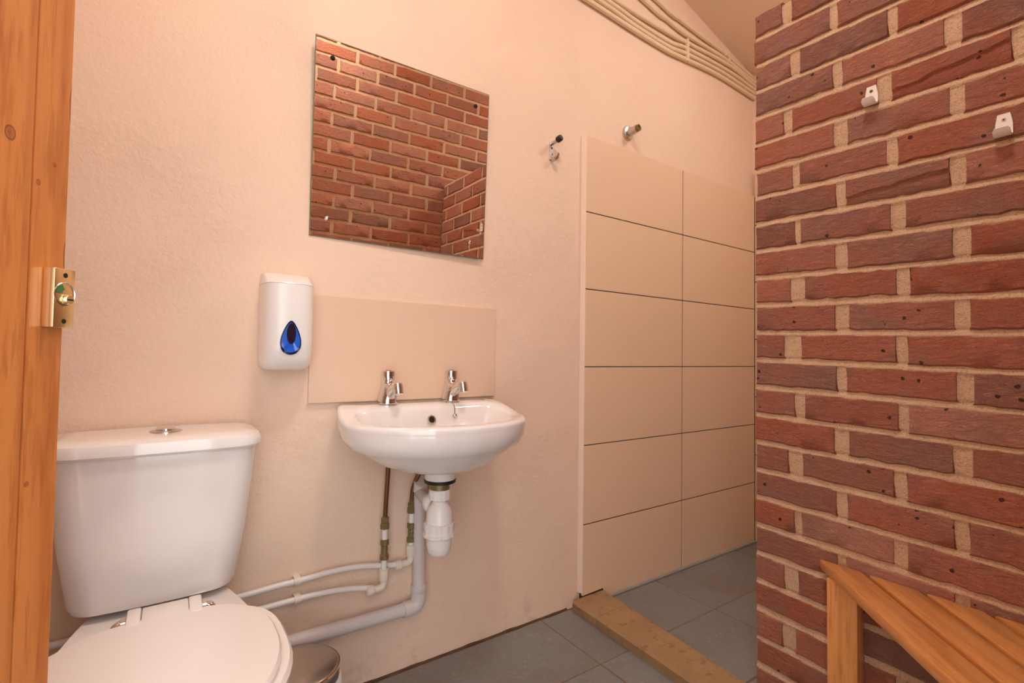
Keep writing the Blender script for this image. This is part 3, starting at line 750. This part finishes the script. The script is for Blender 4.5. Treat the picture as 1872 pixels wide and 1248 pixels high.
make('flange', lathe([(.030, 0), (.030, .005), (.026, .011), (.017, .013)], n=24, m=frame((.252, .0005, 1.886), (0, -1, 0))), 'steel', st)
make('stub', cyl((.252, -.006, 1.886), sd, .0155, .040, 20, .001), 'steel', st)
make('stub_end', lathe([(.012, 0), (.0138, .001), (.0138, .014), (.009, .014), (.008, .008)], n=20, m=frame(Vector((.252, -.006, 1.886))+sd.normalized()*.039, sd)), 'oldbrass', st)
make('grub_screw', cyl(Vector((.262, -.032, 1.877)), (.6, 0, -1), .003, .006, 10), 'steel', st)

def brick_hook(u, v, label, lower_screw):
    c = onX(u, v, PX); y, z = c.y, c.z
    h = thing('brick_wall_hook', label, 'hook', (PX, y, z), group='white hooks screwed to the brick partition')
    hw = .0126; t = .0028; n = 12
    prof = [(0, .024), (0, 0), (0, -.012), (-.0015, -.0175), (-.006, -.021), (-.014, -.0205), (-.022, -.016), (-.027, -.010)]
    P = catmull([(a, 0, b) for a, b in prof], 4)
    rings = []
    for i, p in enumerate(P):
        tn = (P[min(i+1, len(P)-1)]-P[max(0, i-1)]).normalized(); nn = Vector((tn.z, 0, -tn.x))*t/2
        s = i/(len(P)-1); k = 1 if .12 < s < .9 else (.72+.28*(s/.12) if s < .12 else .75+.25*((1-s)/.1))
        a, b = p+nn, p-nn
        rings.append([(PX-.0022+a.x, y-hw*k, z+a.z), (PX-.0022+a.x, y+hw*k, z+a.z), (PX-.0022+b.x, y+hw*k, z+b.z), (PX-.0022+b.x, y-hw*k, z+b.z)])
    make('hook_strap', loft(rings), 'white_metal', h, smooth=30)
    for zz_, m in ((.012, 'oldbrass' if not lower_screw else 'steel'), (-.006, 'steel')):
        s = make('screw', cyl((PX-.0032, y, z+zz_), (-1, 0, 0), .0036, .0012, 14), m, h)
        make('screw_slot', cyl((PX-.0043, y, z+zz_), (-1, 0, 0), .0016, .0004, 8), 'dark', s)
brick_hook(1594, 177, 'white metal hook on the brick partition, nearer its free end', False)
brick_hook(1836, 231, 'white metal hook on the brick partition, at the right edge of the photo', True)

# ------------------------------------------------------------------ cables along the ceiling line
def cable(pts, r, label, y=-.0105):
    p = [(x, y, z) for x, z in pts]
    o = tag(make('cable', tube(p, r, 10, 4), 'cable', loc=(.6, 0, 2.4)), label, 'cable', 'painted cables along the top of the plaster wall')
    return o
R1 = .0095
cA = cable([(-1.9, 2.40), (-.6, 2.372), (.005, 2.346), (.258, 2.332), (.494, 2.325), (.634, 2.334), (.884, 2.348), (1.22, 2.336)], .0105, 'lowest of the cream painted cables above the shower')
cB = cable([(-1.9, 2.43), (-.6, 2.398), (.066, 2.372), (.267, 2.354), (.504, 2.347), (.634, 2.362), (.922, 2.374), (1.22, 2.359)], R1, 'second lowest of the cream painted cables above the shower')
cC = cable([(-1.9, 2.455), (-.6, 2.42), (.107, 2.391), (.295, 2.376), (.514, 2.371), (.634, 2.388), (.988, 2.399), (1.22, 2.380)], R1, 'third lowest of the cream painted cables above the shower')
cD = cable([(-1.9, 2.49), (-.6, 2.45), (.159, 2.413), (.371, 2.409), (.578, 2.410), (.634, 2.416), (.988, 2.430), (1.22, 2.401)], R1, 'cream painted cable at the top of the clipped bundle of four')
cE = cable([(-1.9, 2.93), (-.6, 2.70), (.332, 2.489), (.492, 2.467), (.622, 2.452), (.859, 2.453), (.974, 2.449), (1.22, 2.420)], R1, 'cream painted cable between the bundle of four and the topmost cable')
cF = cable([(-1.9, 2.98), (-.6, 2.75), (.42, 2.526), (.578, 2.505), (.749, 2.491), (.922, 2.479), (1.069, 2.460), (1.22, 2.440)], R1, 'topmost cream painted cable, close under the sloping ceiling')
def clip(x, z0, z1, parent): make('cable_clip', box(x-.007, x+.007, -.0235, -.0005, z0, z1, .003, 2), 'cable', parent)
clip(.634, 2.322, 2.430, cA); clip(.974, 2.436, 2.462, cE); clip(.945, 2.463, 2.494, cF)

# ------------------------------------------------------------------ pedal bin
BC = Vector((-1.070, -.322, 0)); BR = .082
binn = thing('pedal_bin', 'small round steel pedal bin with white liner beside the toilet', 'bin', BC)
make('bin_body', lathe([(.076, .0), (.079, .004), (.079, .2610), (.081, .2760)], BC, 40), 'steel', binn)
make('base_ring', lathe([(.080, .0), (.084, .002), (.084, .018), (.0795, .022)], BC, 40), 'black', binn)
def liner():
    n = 60; rings = []
    for k, (r, z) in enumerate(((.0815, .2310), (.0855, .2380), (.088, .2520), (.087, .2680), (.0825, .2760))):
        rings.append([(BC.x+(r+.0022*noise.noise(Vector((j*.7, k, 0))))*math.cos(2*math.pi*j/n), BC.y+(r+.0022*noise.noise(Vector((j*.7, k, 0))))*math.sin(2*math.pi*j/n), z+.004*noise.noise(Vector((j*.45, k*.5, 5)))) for j in range(n)])
    return loft(rings, False, False)
make('bin_liner', liner(), 'liner', binn, smooth=60)
bl = make('bin_lid', lathe([(.0825, .2760), (.0835, .2790), (.0835, .2980), (.082, .3020), (.076, .3050), (.05, .3095), (.02, .3110)], BC, 48), 'binlid', binn, smooth=50)
make('lid_rim', lathe([(.0838, .2945), (.0848, .2960), (.0848, .2995), (.0832, .3015)], BC, 48, ends=False), 'chrome', bl)
make('lid_hinge', box(BC.x-.055, BC.x-.005, BC.y+.074, BC.y+.092, .2510, .3070, .004, 2), 'black', binn)
make('pedal', box(BC.x-.02, BC.x+.02, BC.y-.115, BC.y-.07, .012, .018, .002, 1), 'steel', binn)

# ------------------------------------------------------------------ corner bench
bench = thing('corner_bench', 'varnished pine slatted corner bench against the brick partition', 'bench', (PX, -1.1, 0))
q45 = math.radians(225); BZ = .4553; BT = .024
E0 = -.836; step = .1040; gapw = .015
k = 0
while E0-step*k > YF+.06:
    ya = E0-step*k; yb = max(ya-step+gapw, YF+.012)
    # local frame: origin at the slat's far tip, local x along the slat (towards -x,-y)
    def P2(y_at_wall, t): return (PX-.002-t, y_at_wall-t)
    ta = ya-(YF+.004); tb = yb-(YF+.004)
    c = .003
    a0, a1, b1, b0 = P2(ya, 0), P2(ya, ta), P2(yb, max(tb, .004)), P2(yb, 0)
    org = Vector((a0[0], a0[1], BZ))
    R_ = Matrix.Rotation(-q45, 4, 'Z')
    bm = bmesh.new()
    vs = [R_ @ (Vector((p[0], p[1], 0))-Vector((org.x, org.y, 0))) for p in (a0, a1, b1, b0)]
    top = [bm.verts.new((v.x, v.y, 0)) for v in vs]; bot = [bm.verts.new((v.x, v.y, -BT)) for v in vs]
    bm.faces.new(top); bm.faces.new(bot[::-1])
    for i in range(4): bm.faces.new((top[i], bot[i], bot[(i+1) % 4], top[(i+1) % 4]))
    bmesh.ops.recalc_face_normals(bm, faces=bm.faces)
    bmesh.ops.bevel(bm, geom=[e for e in bm.edges], offset=.0028, segments=2, profile=.5, affect='EDGES', clamp_overlap=True)
    me = bpy.data.meshes.new('slat'); bm.to_mesh(me); bm.free()
    o = link('slat', me, 'bench', bench); o.location = org-Vector((PX, -1.1, 0)); o.rotation_euler = (0, 0, q45)
    k += 1
def upright(name, x0, x1, y0, y1, z0, z1):
    """board with grain along its local x, stood upright"""
    vf = box(0, z1-z0, -(y1-y0)/2, (y1-y0)/2, -(x1-x0)/2, (x1-x0)/2, .003, 2)
    me = bpy.data.meshes.new(name); me.from_pydata(vf[0], [], vf[1]); me.update()
    o = link(name, me, 'bench', bench); o.rotation_euler = (0, -math.pi/2, 0); o.location = Vector(((x0+x1)/2, (y0+y1)/2, z0))-Vector((PX, -1.1, 0)); return o
ly1 = onX(1511, 1150, -.012).y; ly0 = onX(1567, 1150, -.012).y
upright('leg', -.012, .0275, ly0, ly1, .0, BZ-BT-.001)
upright('leg', -.60, -.56, YF+.01, YF+.07, .0, BZ-BT-.001)
def rail(p0, p1, wz, wy):
    p0, p1 = Vector(p0), Vector(p1); L = (p1-p0).length
    vf = box(0, L, -wy/2, wy/2, -wz, 0, .002, 1); me = bpy.data.meshes.new('rail'); me.from_pydata(vf[0], [], vf[1]); me.update()
    o = link('rail', me, 'bench', bench); o.location = p0-Vector((PX, -1.1, 0)); o.rotation_euler = (0, 0, math.atan2(p1.y-p0.y, p1.x-p0.x))
rail((PX-.014, ly0-.003, BZ-BT-.001), (PX-.014, YF+.006, BZ-BT-.001), .04, .022)
rail((PX-.03, YF+.018, BZ-BT-.001), (-.555, YF+.018, BZ-BT-.001), .04, .022)
